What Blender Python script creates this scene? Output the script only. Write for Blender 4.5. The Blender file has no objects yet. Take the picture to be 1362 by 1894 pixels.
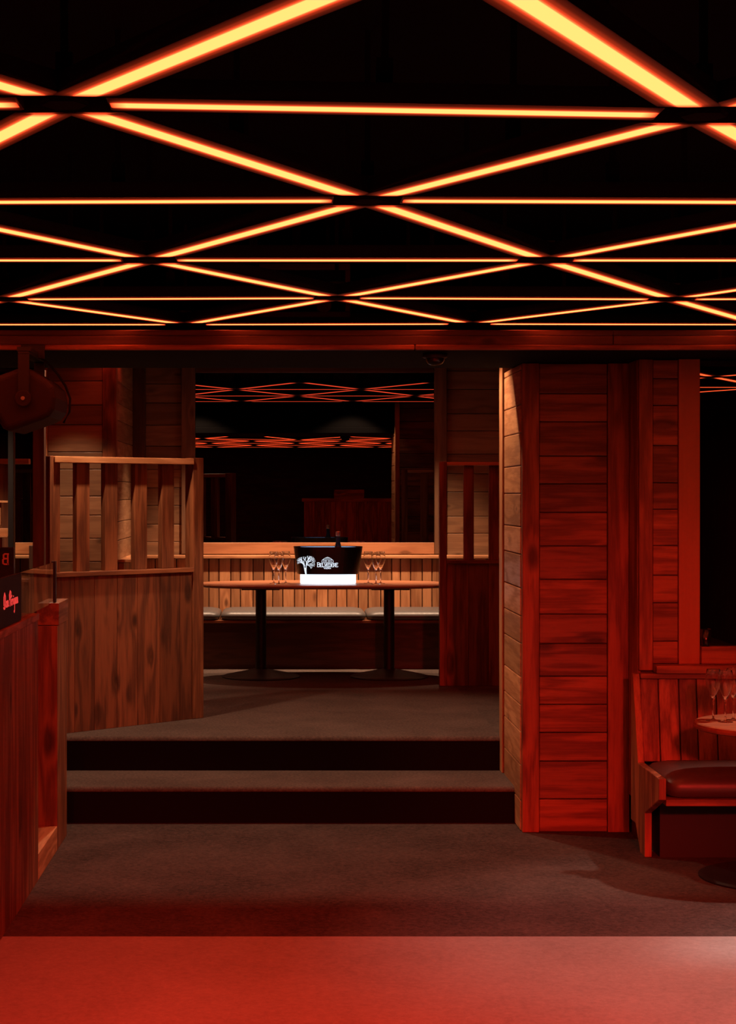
import bpy, bmesh, math, random
from mathutils import Vector, Matrix
random.seed(7)
PI = math.pi
scene = bpy.context.scene
COL = scene.collection
# ---------------------------------------------------------------- camera frame
F, PX, PY, EYE = 3263.0, 522.0, 915.0, 1.727
def X(px, d): return (px - PX) * d / F
def Z(py, d): return EYE - (py - PY) * d / F

cam_d = bpy.data.cameras.new('camera'); cam = bpy.data.objects.new('camera', cam_d); COL.objects.link(cam)
cam.location = (0, 0, EYE); cam.rotation_euler = (PI/2, 0, 0)
cam_d.sensor_fit = 'HORIZONTAL'; cam_d.sensor_width = 36.0
cam_d.lens = F / 1362.0 * 36.0
cam_d.shift_x = (681 - PX) / 1362.0
cam_d.shift_y = -(947 - PY) / 1362.0
cam_d.clip_start = 0.05
scene.camera = cam

# ---------------------------------------------------------------- mesh helper
class MB:
    def __init__(s):
        s.bm = bmesh.new(); s.uv = None
    def box(s, x0, x1, y0, y1, z0, z1):
        v = [s.bm.verts.new(p) for p in ((x0,y0,z0),(x1,y0,z0),(x1,y1,z0),(x0,y1,z0),(x0,y0,z1),(x1,y0,z1),(x1,y1,z1),(x0,y1,z1))]
        for f in ((3,2,1,0),(4,5,6,7),(0,1,5,4),(1,2,6,5),(2,3,7,6),(3,0,4,7)):
            s.bm.faces.new([v[i] for i in f])
        return s
    def prism(s, poly, axis, a0, a1):
        """poly in the two other axes (in order), extruded along axis"""
        def p(u, w, a):
            return {'x': (a,u,w), 'y': (u,a,w), 'z': (u,w,a)}[axis]
        A = [s.bm.verts.new(p(u,w,a0)) for u,w in poly]
        B = [s.bm.verts.new(p(u,w,a1)) for u,w in poly]
        n = len(poly)
        s.bm.faces.new(A); s.bm.faces.new(B[::-1])
        for i in range(n):
            s.bm.faces.new((A[i], B[i], B[(i+1)%n], A[(i+1)%n]))
        return s
    def lathe(s, prof, c=(0,0,0), n=32, closed=False):
        rings = []
        for r, z in prof:
            if r < 1e-6: rings.append([s.bm.verts.new((c[0],c[1],c[2]+z))])
            else: rings.append([s.bm.verts.new((c[0]+r*math.cos(2*PI*k/n), c[1]+r*math.sin(2*PI*k/n), c[2]+z)) for k in range(n)])
        pairs = list(zip(rings, rings[1:]))
        if closed: pairs.append((rings[-1], rings[0]))
        for a, b in pairs:
            for k in range(n):
                k2 = (k+1) % n
                if len(a) == 1 and len(b) == 1: continue
                if len(a) == 1: s.bm.faces.new((a[0], b[k2], b[k]))
                elif len(b) == 1: s.bm.faces.new((a[k], a[k2], b[0]))
                else: s.bm.faces.new((a[k], a[k2], b[k2], b[k]))
        return s
    def loft(s, rings, cap0=True, cap1=True):
        R = [[s.bm.verts.new(p) for p in r] for r in rings]
        n = len(R[0])
        for a, b in zip(R, R[1:]):
            for k in range(n):
                s.bm.faces.new((a[k], a[(k+1)%n], b[(k+1)%n], b[k]))
        if cap0: s.bm.faces.new(R[0][::-1])
        if cap1: s.bm.faces.new(R[-1])
        return s
    def tube(s, pts, r, n=10):
        pts = [Vector(p) for p in pts]
        rings = []
        for i, p in enumerate(pts):
            t = (pts[min(i+1,len(pts)-1)] - pts[max(i-1,0)]).normalized()
            up = Vector((0,0,1)) if abs(t.z) < .9 else Vector((1,0,0))
            a = t.cross(up).normalized(); b = t.cross(a)
            rr = r[i] if isinstance(r, (list,tuple)) else r
            rings.append([p + rr*(a*math.cos(2*PI*k/n) + b*math.sin(2*PI*k/n)) for k in range(n)])
        return s.loft(rings)
    def ribbon(s, pts, w, mp):
        """flat stroke in 2-D, mapped to 3-D by mp(u, v, layer)"""
        for (a, b) in zip(pts, pts[1:]):
            a = Vector(a); b = Vector(b); d = b - a
            if d.length < 1e-9: continue
            d.normalize(); n = Vector((-d.y, d.x)) * w/2
            q = [a - d*w*.35 - n, b + d*w*.35 - n, b + d*w*.35 + n, a - d*w*.35 + n]
            lo = [s.bm.verts.new(mp(p.x, p.y, 0)) for p in q]; s.k = getattr(s, 'k', 0) + 1; hi = [s.bm.verts.new(mp(p.x, p.y, 1 + .12*(s.k % 9))) for p in q]
            s.bm.faces.new(hi)
            for i in range(4): s.bm.faces.new((lo[i], lo[(i+1)%4], hi[(i+1)%4], hi[i]))
        return s
    def build(s, name, mat, parent=None, bevel=0.0, smooth=False, world=True, seg=2, recalc=True, subsurf=0):
        if recalc: bmesh.ops.recalc_face_normals(s.bm, faces=s.bm.faces)
        me = bpy.data.meshes.new(name)
        if parent is not None:
            off = Vector(parent['_o']) if (world and '_o' in parent.keys()) else Vector((0,0,0))
            bmesh.ops.translate(s.bm, verts=s.bm.verts, vec=-off)
        else:
            vs = [v.co for v in s.bm.verts]
            off = Vector(((min(v.x for v in vs)+max(v.x for v in vs))/2, (min(v.y for v in vs)+max(v.y for v in vs))/2, min(v.z for v in vs)))
            bmesh.ops.translate(s.bm, verts=s.bm.verts, vec=-off)
        s.bm.to_mesh(me); s.bm.free()
        me.materials.append(mat)
        if smooth:
            for p in me.polygons: p.use_smooth = True
        o = bpy.data.objects.new(name, me); COL.objects.link(o)
        if parent is not None:
            o.parent = parent
            if '_o' in parent.keys(): o['_o'] = tuple(off)
        else:
            o.location = off; o['_o'] = tuple(off)
        if bevel:
            m = o.modifiers.new('bevel', 'BEVEL'); m.width = bevel; m.segments = seg; m.limit_method = 'ANGLE'; m.angle_limit = math.radians(40)
        if subsurf:
            m = o.modifiers.new('sub', 'SUBSURF'); m.levels = subsurf; m.render_levels = subsurf
        return o

def tag(o, label, cat=None, group=None, kind=None):
    o['label'] = label
    if cat: o['category'] = cat
    if group: o['group'] = group
    if kind: o['kind'] = kind
    return o
def thing(name, label, cat, loc=(0,0,0), rz=0, group=None):
    o = bpy.data.objects.new(name, None); COL.objects.link(o)
    o.location = loc; o.rotation_euler = (0,0,rz); o.empty_display_size = .1
    if not rz: o['_o'] = tuple(loc)
    return tag(o, label, cat, group)
def struct(name, mb, mat, label, **k):
    o = mb.build(name, mat, **k); o['kind'] = 'structure'; o['label'] = label; o['category'] = name.split('_')[0]
    return o
def dup(root, loc, label, rz=None):
    r = root.copy(); COL.objects.link(r); r.location = loc; r['label'] = label
    if rz is not None: r.rotation_euler = (0,0,rz)
    for ch in list(root.children):
        c = ch.copy(); COL.objects.link(c); c.parent = r
        for g in ch.children:
            d = g.copy(); COL.objects.link(d); d.parent = c
    return r

# ---------------------------------------------------------------- materials
def nodes(name):
    m = bpy.data.materials.new(name); m.use_nodes = True
    nt = m.node_tree
    return m, nt, nt.nodes, nt.links, nt.nodes['Principled BSDF']
def plain(name, col, rough=.5, metal=0.0, spec=.5, bump=0, scale=200):
    m, nt, N, L, B = nodes(name)
    B.inputs['Base Color'].default_value = (*col, 1); B.inputs['Roughness'].default_value = rough
    B.inputs['Metallic'].default_value = metal; B.inputs['Specular IOR Level'].default_value = spec
    tc = N.new('ShaderNodeTexCoord'); nz = N.new('ShaderNodeTexNoise'); nz.inputs['Scale'].default_value = scale; nz.inputs['Detail'].default_value = 4
    L.new(tc.outputs['Object'], nz.inputs['Vector'])
    mr = N.new('ShaderNodeMapRange'); mr.inputs['To Min'].default_value = max(0, rough-.08); mr.inputs['To Max'].default_value = min(1, rough+.08)
    L.new(nz.outputs['Fac'], mr.inputs['Value']); L.new(mr.outputs['Result'], B.inputs['Roughness'])
    if bump:
        bp = N.new('ShaderNodeBump'); bp.inputs['Strength'].default_value = bump; bp.inputs['Distance'].default_value = .004
        L.new(nz.outputs['Fac'], bp.inputs['Height']); L.new(bp.outputs['Normal'], B.inputs['Normal'])
    return m
def mathn(N, L, op, a, b=None, clamp=False):
    n = N.new('ShaderNodeMath'); n.operation = op; n.use_clamp = clamp
    for i, v in enumerate((a, b)):
        if v is None: continue
        if isinstance(v, (int, float)): n.inputs[i].default_value = v
        else: L.new(v, n.inputs[i])
    return n.outputs[0]
def wood(name, light, dark, axis='z', rough=.42, vary=.35, knot=.11, kscale=1.0, contrast=1.0):
    m, nt, N, L, B = nodes(name)
    tc = N.new('ShaderNodeTexCoord'); geo = N.new('ShaderNodeNewGeometry')
    rnd = geo.outputs['Random Per Island']
    sc = N.new('ShaderNodeVectorMath'); sc.operation = 'SCALE'; sc.inputs[0].default_value = (17.3, 31.7, 23.1); L.new(rnd, sc.inputs['Scale'])
    ad = N.new('ShaderNodeVectorMath'); ad.operation = 'ADD'; L.new(tc.outputs['Object'], ad.inputs[0]); L.new(sc.outputs[0], ad.inputs[1])
    def stretched(along, across):
        mp = N.new('ShaderNodeMapping')
        s = [across]*3; s['xyz'.index(axis)] = along
        mp.inputs['Scale'].default_value = s
        L.new(ad.outputs[0], mp.inputs['Vector']); return mp.outputs[0]
    # knots bend the grain round themselves
    vo = N.new('ShaderNodeTexVoronoi'); vo.inputs['Scale'].default_value = 1; L.new(stretched(2.3*kscale, 5.2*kscale), vo.inputs['Vector'])
    kd = vo.outputs['Distance']
    swirl = mathn(N, L, 'POWER', mathn(N, L, 'SUBTRACT', 1.0, kd, True), 6.0)
    n1 = N.new('ShaderNodeTexNoise'); n1.inputs['Scale'].default_value = 1; n1.inputs['Detail'].default_value = 5; n1.inputs['Roughness'].default_value = .55
    L.new(stretched(.9, 9.0), n1.inputs['Vector'])
    n2 = N.new('ShaderNodeTexNoise'); n2.inputs['Scale'].default_value = 1; n2.inputs['Detail'].default_value = 6; n2.inputs['Roughness'].default_value = .7
    L.new(stretched(4.0, 120.0), n2.inputs['Vector'])
    ph = mathn(N, L, 'ADD', mathn(N, L, 'MULTIPLY', n1.outputs['Fac'], 26.0), mathn(N, L, 'MULTIPLY', swirl, 9.0))
    ring = mathn(N, L, 'ADD', mathn(N, L, 'MULTIPLY', mathn(N, L, 'SINE', ph), .5), .5)
    g = mathn(N, L, 'ADD', mathn(N, L, 'MULTIPLY', ring, .6*contrast), mathn(N, L, 'MULTIPLY', mathn(N, L, 'SUBTRACT', n2.outputs['Fac'], .2), .9), True)
    mix = N.new('ShaderNodeMix'); mix.data_type = 'RGBA'
    mix.inputs['A'].default_value = (*light, 1); mix.inputs['B'].default_value = (*dark, 1); L.new(g, mix.inputs['Factor'])
    # knot colour
    kd = mathn(N, L, 'ADD', kd, mathn(N, L, 'MULTIPLY', mathn(N, L, 'SUBTRACT', n1.outputs['Fac'], .5), .28))
    kr = N.new('ShaderNodeMapRange'); kr.inputs['From Min'].default_value = knot*.4; kr.inputs['From Max'].default_value = knot; kr.inputs['To Min'].default_value = .7; kr.inputs['To Max'].default_value = 0
    L.new(kd, kr.inputs['Value'])
    mk = N.new('ShaderNodeMix'); mk.data_type = 'RGBA'; L.new(kr.outputs['Result'], mk.inputs['Factor']); L.new(mix.outputs['Result'], mk.inputs['A'])
    mk.inputs['B'].default_value = (dark[0]*.25, dark[1]*.22, dark[2]*.2, 1)
    # board to board
    hv = N.new('ShaderNodeHueSaturation'); L.new(mk.outputs['Result'], hv.inputs['Color'])
    val = N.new('ShaderNodeMapRange'); val.inputs['To Min'].default_value = 1 - vary; val.inputs['To Max'].default_value = 1 + vary*.6; L.new(rnd, val.inputs['Value'])
    L.new(val.outputs['Result'], hv.inputs['Value'])
    L.new(hv.outputs['Color'], B.inputs['Base Color'])
    rr = N.new('ShaderNodeMapRange'); rr.inputs['To Min'].default_value = rough - .06; rr.inputs['To Max'].default_value = rough + .14; L.new(g, rr.inputs['Value'])
    L.new(rr.outputs['Result'], B.inputs['Roughness'])
    B.inputs['Specular IOR Level'].default_value = .4
    bp = N.new('ShaderNodeBump'); bp.inputs['Strength'].default_value = .25; bp.inputs['Distance'].default_value = .002
    L.new(g, bp.inputs['Height']); L.new(bp.outputs['Normal'], B.inputs['Normal'])
    return m
def carpet(name, c1, c2, scale=60, streak=0.5, rough=.95, spec=.1):
    m, nt, N, L, B = nodes(name)
    tc = N.new('ShaderNodeTexCoord')
    n1 = N.new('ShaderNodeTexNoise'); n1.inputs['Scale'].default_value = scale; n1.inputs['Detail'].default_value = 6; n1.inputs['Roughness'].default_value = .75
    L.new(tc.outputs['Object'], n1.inputs['Vector'])
    n3 = N.new('ShaderNodeTexNoise'); n3.inputs['Scale'].default_value = 2.2; n3.inputs['Detail'].default_value = 5; n3.inputs['Distortion'].default_value = .6
    L.new(tc.outputs['Object'], n3.inputs['Vector'])
    # fine scratches: thin ridges of a distorted noise
    n2 = N.new('ShaderNodeTexNoise'); n2.inputs['Scale'].default_value = 9; n2.inputs['Detail'].default_value = 3; n2.inputs['Distortion'].default_value = 2.5
    L.new(tc.outputs['Object'], n2.inputs['Vector'])
    ridge = mathn(N, L, 'SUBTRACT', 1.0, mathn(N, L, 'MULTIPLY', mathn(N, L, 'ABSOLUTE', mathn(N, L, 'SUBTRACT', n2.outputs['Fac'], .5)), 55.0), True)
    a = mathn(N, L, 'ADD', mathn(N, L, 'MULTIPLY', mathn(N, L, 'SUBTRACT', n1.outputs['Fac'], .25), 1.8), mathn(N, L, 'MULTIPLY', n3.outputs['Fac'], .8))
    a = mathn(N, L, 'ADD', mathn(N, L, 'SUBTRACT', a, .38), mathn(N, L, 'MULTIPLY', ridge, .16*streak), True)
    mix = N.new('ShaderNodeMix'); mix.data_type = 'RGBA'; mix.inputs['A'].default_value = (*c1, 1); mix.inputs['B'].default_value = (*c2, 1); L.new(a, mix.inputs['Factor'])
    L.new(mix.outputs['Result'], B.inputs['Base Color']); B.inputs['Roughness'].default_value = rough; B.inputs['Specular IOR Level'].default_value = spec
    bp = N.new('ShaderNodeBump'); bp.inputs['Strength'].default_value = .4; bp.inputs['Distance'].default_value = .003
    L.new(n1.outputs['Fac'], bp.inputs['Height']); L.new(bp.outputs['Normal'], B.inputs['Normal'])
    return m
def emit(name, col, strength):
    m, nt, N, L, B = nodes(name)
    B.inputs['Base Color'].default_value = (0,0,0,1)
    B.inputs['Emission Color'].default_value = (*col, 1); B.inputs['Emission Strength'].default_value = strength
    return m
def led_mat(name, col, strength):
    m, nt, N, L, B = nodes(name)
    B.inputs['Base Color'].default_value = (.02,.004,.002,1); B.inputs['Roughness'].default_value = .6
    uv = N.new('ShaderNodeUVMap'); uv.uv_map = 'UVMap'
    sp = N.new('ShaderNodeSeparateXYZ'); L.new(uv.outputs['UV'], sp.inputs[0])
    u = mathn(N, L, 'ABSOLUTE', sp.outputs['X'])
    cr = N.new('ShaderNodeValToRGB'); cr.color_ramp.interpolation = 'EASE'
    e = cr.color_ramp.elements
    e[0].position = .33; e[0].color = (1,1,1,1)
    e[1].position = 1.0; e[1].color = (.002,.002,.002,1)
    for p, v in ((.39,.28),(.47,.075),(.60,.028),(.80,.007)):  # dim outer falloff paints a red bloom halo beside the core
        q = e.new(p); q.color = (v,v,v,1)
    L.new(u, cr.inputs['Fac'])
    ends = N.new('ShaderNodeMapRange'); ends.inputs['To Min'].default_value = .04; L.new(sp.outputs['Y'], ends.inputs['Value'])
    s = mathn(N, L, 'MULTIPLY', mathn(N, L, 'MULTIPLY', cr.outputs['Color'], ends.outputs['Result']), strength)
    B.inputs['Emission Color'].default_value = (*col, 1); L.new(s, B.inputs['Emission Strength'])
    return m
def glass(name, col=(1,1,1), rough=0.0):
    m, nt, N, L, B = nodes(name)
    B.inputs['Base Color'].default_value = (*col, 1); B.inputs['Roughness'].default_value = rough
    B.inputs['Transmission Weight'].default_value = 1; B.inputs['IOR'].default_value = 1.45
    return m
def mirror(name, k):
    m, nt, N, L, B = nodes(name)
    B.inputs['Base Color'].default_value = (k,k*.97,k*.95,1); B.inputs['Metallic'].default_value = 1; B.inputs['Roughness'].default_value = 0.0
    return m

PINE_L, PINE_D = (.58,.27,.12), (.30,.115,.043)
ST_L, ST_D = (.32,.112,.045), (.10,.028,.010)
DK_L, DK_D = (.10,.038,.018), (.05,.018,.008)
pine_z = wood('pine_vertical', PINE_L, PINE_D, 'z'); pine_x = wood('pine_across', PINE_L, PINE_D, 'x'); pine_y = wood('pine_deep', PINE_L, PINE_D, 'y')
st_z = wood('stained_vertical', ST_L, ST_D, 'z', kscale=.75, knot=.2); st_x = wood('stained_across', ST_L, ST_D, 'x', kscale=.8, knot=.19); st_y = wood('stained_deep', ST_L, ST_D, 'y')
knotty = wood('knotty_vertical', (.25,.080,.034), (.075,.021,.008), 'z', knot=.22, kscale=1.35, vary=.3)
board_x = wood('mirror_board', (.44,.20,.09), (.30,.12,.05), 'x')
ol_x = wood('weathered_across', (.33,.17,.085), (.20,.095,.045), 'x'); ol_z = wood('weathered_vertical', (.22,.11,.055), (.12,.058,.03), 'z'); ol_y = wood('weathered_deep', (.36,.19,.095), (.24,.11,.05), 'y')
dk_z = wood('dark_vertical', DK_L, DK_D, 'z'); dk_x = wood('dark_across', DK_L, DK_D, 'x')
top_x = wood('tabletop_wood', (.50,.20,.09), (.34,.12,.05), 'x', rough=.32, vary=.05, knot=.03)
carpet_m = carpet('carpet_grey', (.012,.008,.007), (.095,.064,.055), 55)
plat_m = carpet('carpet_platform', (.026,.018,.015), (.125,.085,.07), 70)
dance_m = carpet('dance_lino', (.17,.155,.148), (.30,.28,.265), 45, streak=1.0, rough=.62, spec=.3)
black_rub = plain('black_riser', (.006,.005,.005), .8, spec=.1)
black_paint = plain('black_ceiling_paint', (.003,.0025,.0025), .9, spec=.1)
black_metal = plain('black_powder_metal', (.012,.011,.011), .45, spec=.35)
base_metal = plain('dark_bronze_metal', (.05,.035,.03), .38, .6)
grey_metal = plain('grey_steel', (.35,.35,.36), .4, 1.0)
leather = plain('dark_leather', (.085,.075,.07), .42, spec=.5, bump=.15, scale=90)
leather2 = plain('brown_leather', (.06,.03,.025), .4, spec=.5, bump=.15, scale=90)
speaker_m = plain('speaker_shell', (.022,.012,.012), .6, spec=.2)
grille_m = plain('speaker_grille', (.006,.006,.006), .7)
navy = plain('navy_acrylic', (.008,.006,.014), .6, spec=.2)
black_acr = plain('black_acrylic', (.004,.004,.005), .22)
copper = plain('copper_foil', (.7,.32,.18), .3, 1.0)
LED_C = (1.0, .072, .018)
led = led_mat('led_red_core_halo', LED_C, 11.5)
led_dim = led_mat('led_red_core_halo_dim', (1.0,.07,.025), 4.5)
mir = mirror('smoked_mirror', .24)
glass_m = glass('clear_glass'); pane_m = glass('screen_glass', (.93,.95,.95))
logo_m = emit('logo_light', (.80,.88,1.0), 1.1)
base_light = emit('bucket_light', (.80,.90,1.0), 2.4)
inner_light = emit('bucket_inner_light', (.35,.58,1.0), 2.6)
red_paint = emit('lit_red_script', (1.0,.06,.05), .75)
pink_paint = plain('pink_letter', (.35,.12,.10), .5)

# ---------------------------------------------------------------- floor, steps, shell
struct('floor', MB().box(-4.5,5.2,6.897,9.30,-.1,0), carpet_m, 'dark scratched grey floor in front of the two steps')
struct('floor_dance', MB().box(-4.5,5.2,-7,6.897,-.1,0), dance_m, 'lighter dance floor glowing red along the bottom of the photo')
def step(name, x0, x1, y0, y1, z0, z1, label):
    r = 0.022
    prof = [(y0, z1-.026), (y0-.001, z1-r)] + [(y0 + r - r*math.cos(a), z1 - r + r*math.sin(a)) for a in (PI/8, PI/4, 3*PI/8, PI/2)] + [(y1, z1), (y1, z1-.026)]
    t = struct(name, MB().prism(prof, 'x', x0, x1), plat_m, label)
    MB().box(x0, x1, y0+.004, y1, z0, z1-.0255).build('riser', black_rub, t)
    return t
step('step_lower', -1.25, 1.227, 9.28, 9.83, 0, .19, 'lower of the two carpeted steps with black risers')
step('floor_platform', -1.25, 1.222, 9.83, 14.6, 0, .38, 'carpeted raised floor under the oval table')
struct('floor_platform_left', MB().box(-4.5,-1.25,9.84,14.6,0,.38), plat_m, 'raised carpeted floor behind the bar')
struct('floor_platform_right', MB().box(1.222,5.2,9.87,14.6,0,.38), plat_m, 'raised carpeted floor behind the plank pillar')
struct('ceiling', MB().box(-4.5,5.2,-7,8.95,3.05,3.15), black_paint, 'black ceiling above the red light strips')
struct('ceiling_platform', MB().box(-4.5,5.2,9.39,14.6,2.92,3.0), black_paint, 'black ceiling above the raised booth')
struct('wall_left', MB().box(-4.6,-4.5,-7,14.6,0,3.15), dk_z, 'dark side wall beyond the bar')
struct('wall_right', MB().box(5.2,5.3,-7,14.6,0,3.15), dk_z, 'dark side wall beyond the round table')
struct('wall_rear', MB().box(-4.5,5.2,-7.1,-7,0,3.15), dk_x, 'dark wall behind the camera')
# bulkhead: beam + black soffit
struct('wall_bulkhead', MB().box(-4.5,5.2,8.95,9.39,2.472,3.05), black_paint, 'black wall strip above the wooden beam')
struct('trim_soffit', MB().box(-4.5,5.2,8.27,9.40,2.402,2.47), black_paint, 'black soffit under the wooden beam', bevel=.006)
bm_ = struct('beam', MB().box(-4.5,1.55,8.252,8.40,2.472,2.498).box(1.552,5.2,8.252,8.40,2.472,2.498).box(-4.5,1.55,8.252,8.27,2.428,2.472).box(1.552,5.2,8.252,8.27,2.428,2.472), dk_x, 'long wooden beam below the last row of light strips', bevel=.004)
MB().box(-4.5,.62,8.236,8.268,2.403,2.428).box(.622,5.2,8.236,8.268,2.403,2.428).build('edge_moulding', st_x, bm_, bevel=.006)

def hboards(mb, a0, a1, zs, put, gap=.004):
    for z0, z1 in zip(zs, zs[1:]): put(mb, a0, a1, min(z0,z1)+gap/2, max(z0,z1)-gap/2)
def rand_rows(z0, z1, ws=(.16,.19,.14,.2,.15)):
    zs = [z0]; i = random.randrange(5)
    while zs[-1] < z1 - .25: zs.append(zs[-1] + ws[i % len(ws)]); i += 1
    zs.append(z1); return zs

# ---------------------------------------------------------------- pillar right of the steps
pil = struct('pillar', MB().box(1.235,1.775,9.05,9.70,0,2.400), dk_z, 'broad plank-clad pillar right of the steps')
MB().box(1.229,1.316,9.02,9.06,0,2.400).build('stile', st_z, pil, bevel=.004)
MB().box(1.667,1.777,9.02,9.06,0,2.400).build('stile', st_z, pil, bevel=.004)
zf = [Z(y, 9.03) for y in (1541,1478,1408,1355,1303,1251,1190.5,1136,1072,1010,948,895,843.5,780,728,672)]; zf[0] = 0; zf[-1] = 2.400
mb = MB(); hboards(mb, 1.318, 1.665, zf, lambda m,a,b,z0,z1: m.box(a,b,9.03,9.055,z0,z1)); mb.build('front_planks', st_x, pil, bevel=.004)
zs = [Z(y, 9.72) for y in (1504,1442,1381,1323,1277,1229,1171,1124,1076,1018,970.6,913,865,808,759.7,700,640)]; zs[0] = 0; zs[-1] = 2.400
mb = MB(); hboards(mb, 9.062, 9.715, zs, lambda m,a,b,z0,z1: m.box(1.224,1.24,a,b,z0,z1)); mb.build('side_planks', pine_y, pil, bevel=.004)
mb = MB(); hboards(mb, 1.26, 1.775, rand_rows(.0,2.92), lambda m,a,b,z0,z1: m.box(a,b,9.70,9.722,z0,z1)); mb.build('back_planks', st_x, pil, bevel=.004)
MB().box(1.214,1.262,9.742,9.86,.19,2.92).build('corner_trim', pine_z, pil, bevel=.004)

# ---------------------------------------------------------------- right-hand booth wall
wr = struct('wall_booth_right', MB().box(1.785,5.2,8.775,9.0,0,2.400), dk_z, 'plank wall with a mirror behind the round table')
MB().box(1.772,1.84,8.75,8.78,.855,2.400).build('stile', st_z, wr, bevel=.003)
MB().box(1.968,2.073,8.745,8.78,.887,2.400).build('stile', wood('knotty_stile', ST_L, (.26,.088,.035), 'z', knot=.16, kscale=.62, contrast=.6), wr, bevel=.003)
MB().box(1.770,1.7865,8.78,9.0,.2,2.400).build('return_board', st_z, wr, bevel=.003)
zr = [Z(y, 8.76) for y in (1228,1186,1115,1064,1009,942,893,824,750,700,665)]
mb = MB(); hboards(mb, 1.842, 1.966, zr, lambda m,a,b,z0,z1: m.box(a,b,8.757,8.78,z0,z1)); mb.build('planks', st_x, wr, bevel=.003)
rm = thing('wall_mirror', 'dark mirror above the right bench beside the round table', 'mirror', (2.6,8.76,.98))
MB().box(2.075,3.4,8.755,8.772,.978,2.39).build('mirror_glass', mir, rm)
MB().box(2.075,3.4,8.72,8.77,.889,.976).build('bottom_board', st_x, rm, bevel=.004)
MB().box(3.4,3.5,8.74,8.77,.889,2.39).build('frame_post', st_z, rm, bevel=.004)

# bench with planked back (right)
rb = thing('booth_bench', 'planked wooden bench against the right wall by the round table', 'bench', (2.6,8.5,0))
ep = [(8.40,0),(8.51,0),(8.62,.12),(8.735,.12),(8.735,.845),(8.69,.845),(8.565,.425),(8.087,.425),(8.087,.327),(8.40,.212)]
MB().prism(ep, 'x', 1.728, 1.762).build('end_panel', st_z, rb, bevel=.004)
mb = MB(); x = 1.766; i = 0
while x < 3.45:
    w = (.092,.10,.088,.096,.104)[i % 5]; i += 1
    mb.prism([(8.640,.42),(8.655,.42),(8.715,.82),(8.70,.82)], 'x', x, x+w-.006); x += w
mb.build('backrest_planks', st_z, rb, bevel=.003)
MB().prism([(8.662,.42),(8.672,.42),(8.732,.82),(8.722,.82)], 'x', 1.764, 3.45).build('backrest_board', dk_x, rb)
MB().box(1.764,3.45,8.675,8.735,.821,.846).build('cap_rail', st_x, rb, bevel=.004)
MB().box(1.84,3.45,8.66,8.745,.848,.8868).build('ledge_board', wood('ledge_wood', ST_L, ST_D, 'x', knot=.2, kscale=.5), rb, bevel=.004)
MB().box(1.763,3.45,8.095,8.63,.297,.327).build('seat_board', st_x, rb, bevel=.003)
MB().box(1.80,3.45,8.40,8.60,0,.296).build('base', plain('black_base_panel', (.010,.007,.006), .6), rb)
def cushion(name, x0, x1, y0, y1, z0, z1, mat, label, group):
    def ring(inset, z):
        pts = []; r = .07
        a0, a1, b0, b1 = x0+inset, x1-inset, y0+inset, y1-inset
        for cx, cy, st in ((a1-r,b1-r,0),(a0+r,b1-r,PI/2),(a0+r,b0+r,PI),(a1-r,b0+r,3*PI/2)):
            for k in range(6):
                a = st + k*PI/10; pts.append((cx+r*math.cos(a), cy+r*math.sin(a), z))
        return pts
    h = z1 - z0
    rings = [ring(.03,z0), ring(.008,z0+.12*h), ring(0,z0+.4*h), ring(.006,z0+.66*h), ring(.025,z0+.85*h), ring(.06,z0+.96*h), ring(.13,z1)]
    o = MB().loft(rings).build(name, mat, smooth=True)
    tag(o, label, 'cushion', group); return o
cushion('seat_cushion', 1.768, 3.4, 8.10, 8.64, .328, .44, leather2, 'brown leather cushion on the right bench beside the round table', 'leather bench cushions')

# ---------------------------------------------------------------- booth back wall, mirror, bench
wb = struct('wall_back', MB().box(-4.5,5.2,14.46,14.6,.38,2.92), dk_x, 'plank wall behind the oval table')
mb = MB()
zs = [.38]+[Z(y,14.43) for y in (1128,1080,1041,1002,970,935,902,868,825,786,745,710,670)]; zs[-1] = 2.92
hboards(mb, -1.20, -.70, zs, lambda m,a,b,z0,z1: m.box(a,b,14.43,14.465,z0,z1))
hboards(mb, 1.22, 3.4, rand_rows(.38,2.92), lambda m,a,b,z0,z1: m.box(a,b,14.43,14.465,z0,z1))
hboards(mb, -4.2, -1.74, rand_rows(.38,2.92), lambda m,a,b,z0,z1: m.box(a,b,14.43,14.465,z0,z1))
mb.build('planks', ol_x, wb, bevel=.004)
bmr = thing('wall_mirror', 'large smoked mirror reflecting red strips behind the oval table', 'mirror', (.27,14.4,1.24))
MB().box(-.707,1.24,14.395,14.42,1.338,2.72).build('mirror_glass', mir, bmr)
MB().box(-.707,1.24,14.36,14.428,1.242,1.337).build('bottom_board', board_x, bmr, bevel=.004)
MB().box(-.82,-.709,14.36,14.428,1.242,2.92).build('frame_post', ol_z, bmr, bevel=.004)
MB().box(1.242,1.342,14.36,14.428,1.242,2.92).build('frame_post', ol_z, bmr, bevel=.004)
MB().box(-.707,1.24,14.37,14.428,2.722,2.92).build('top_board', dk_x, bmr, bevel=.004)
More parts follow.
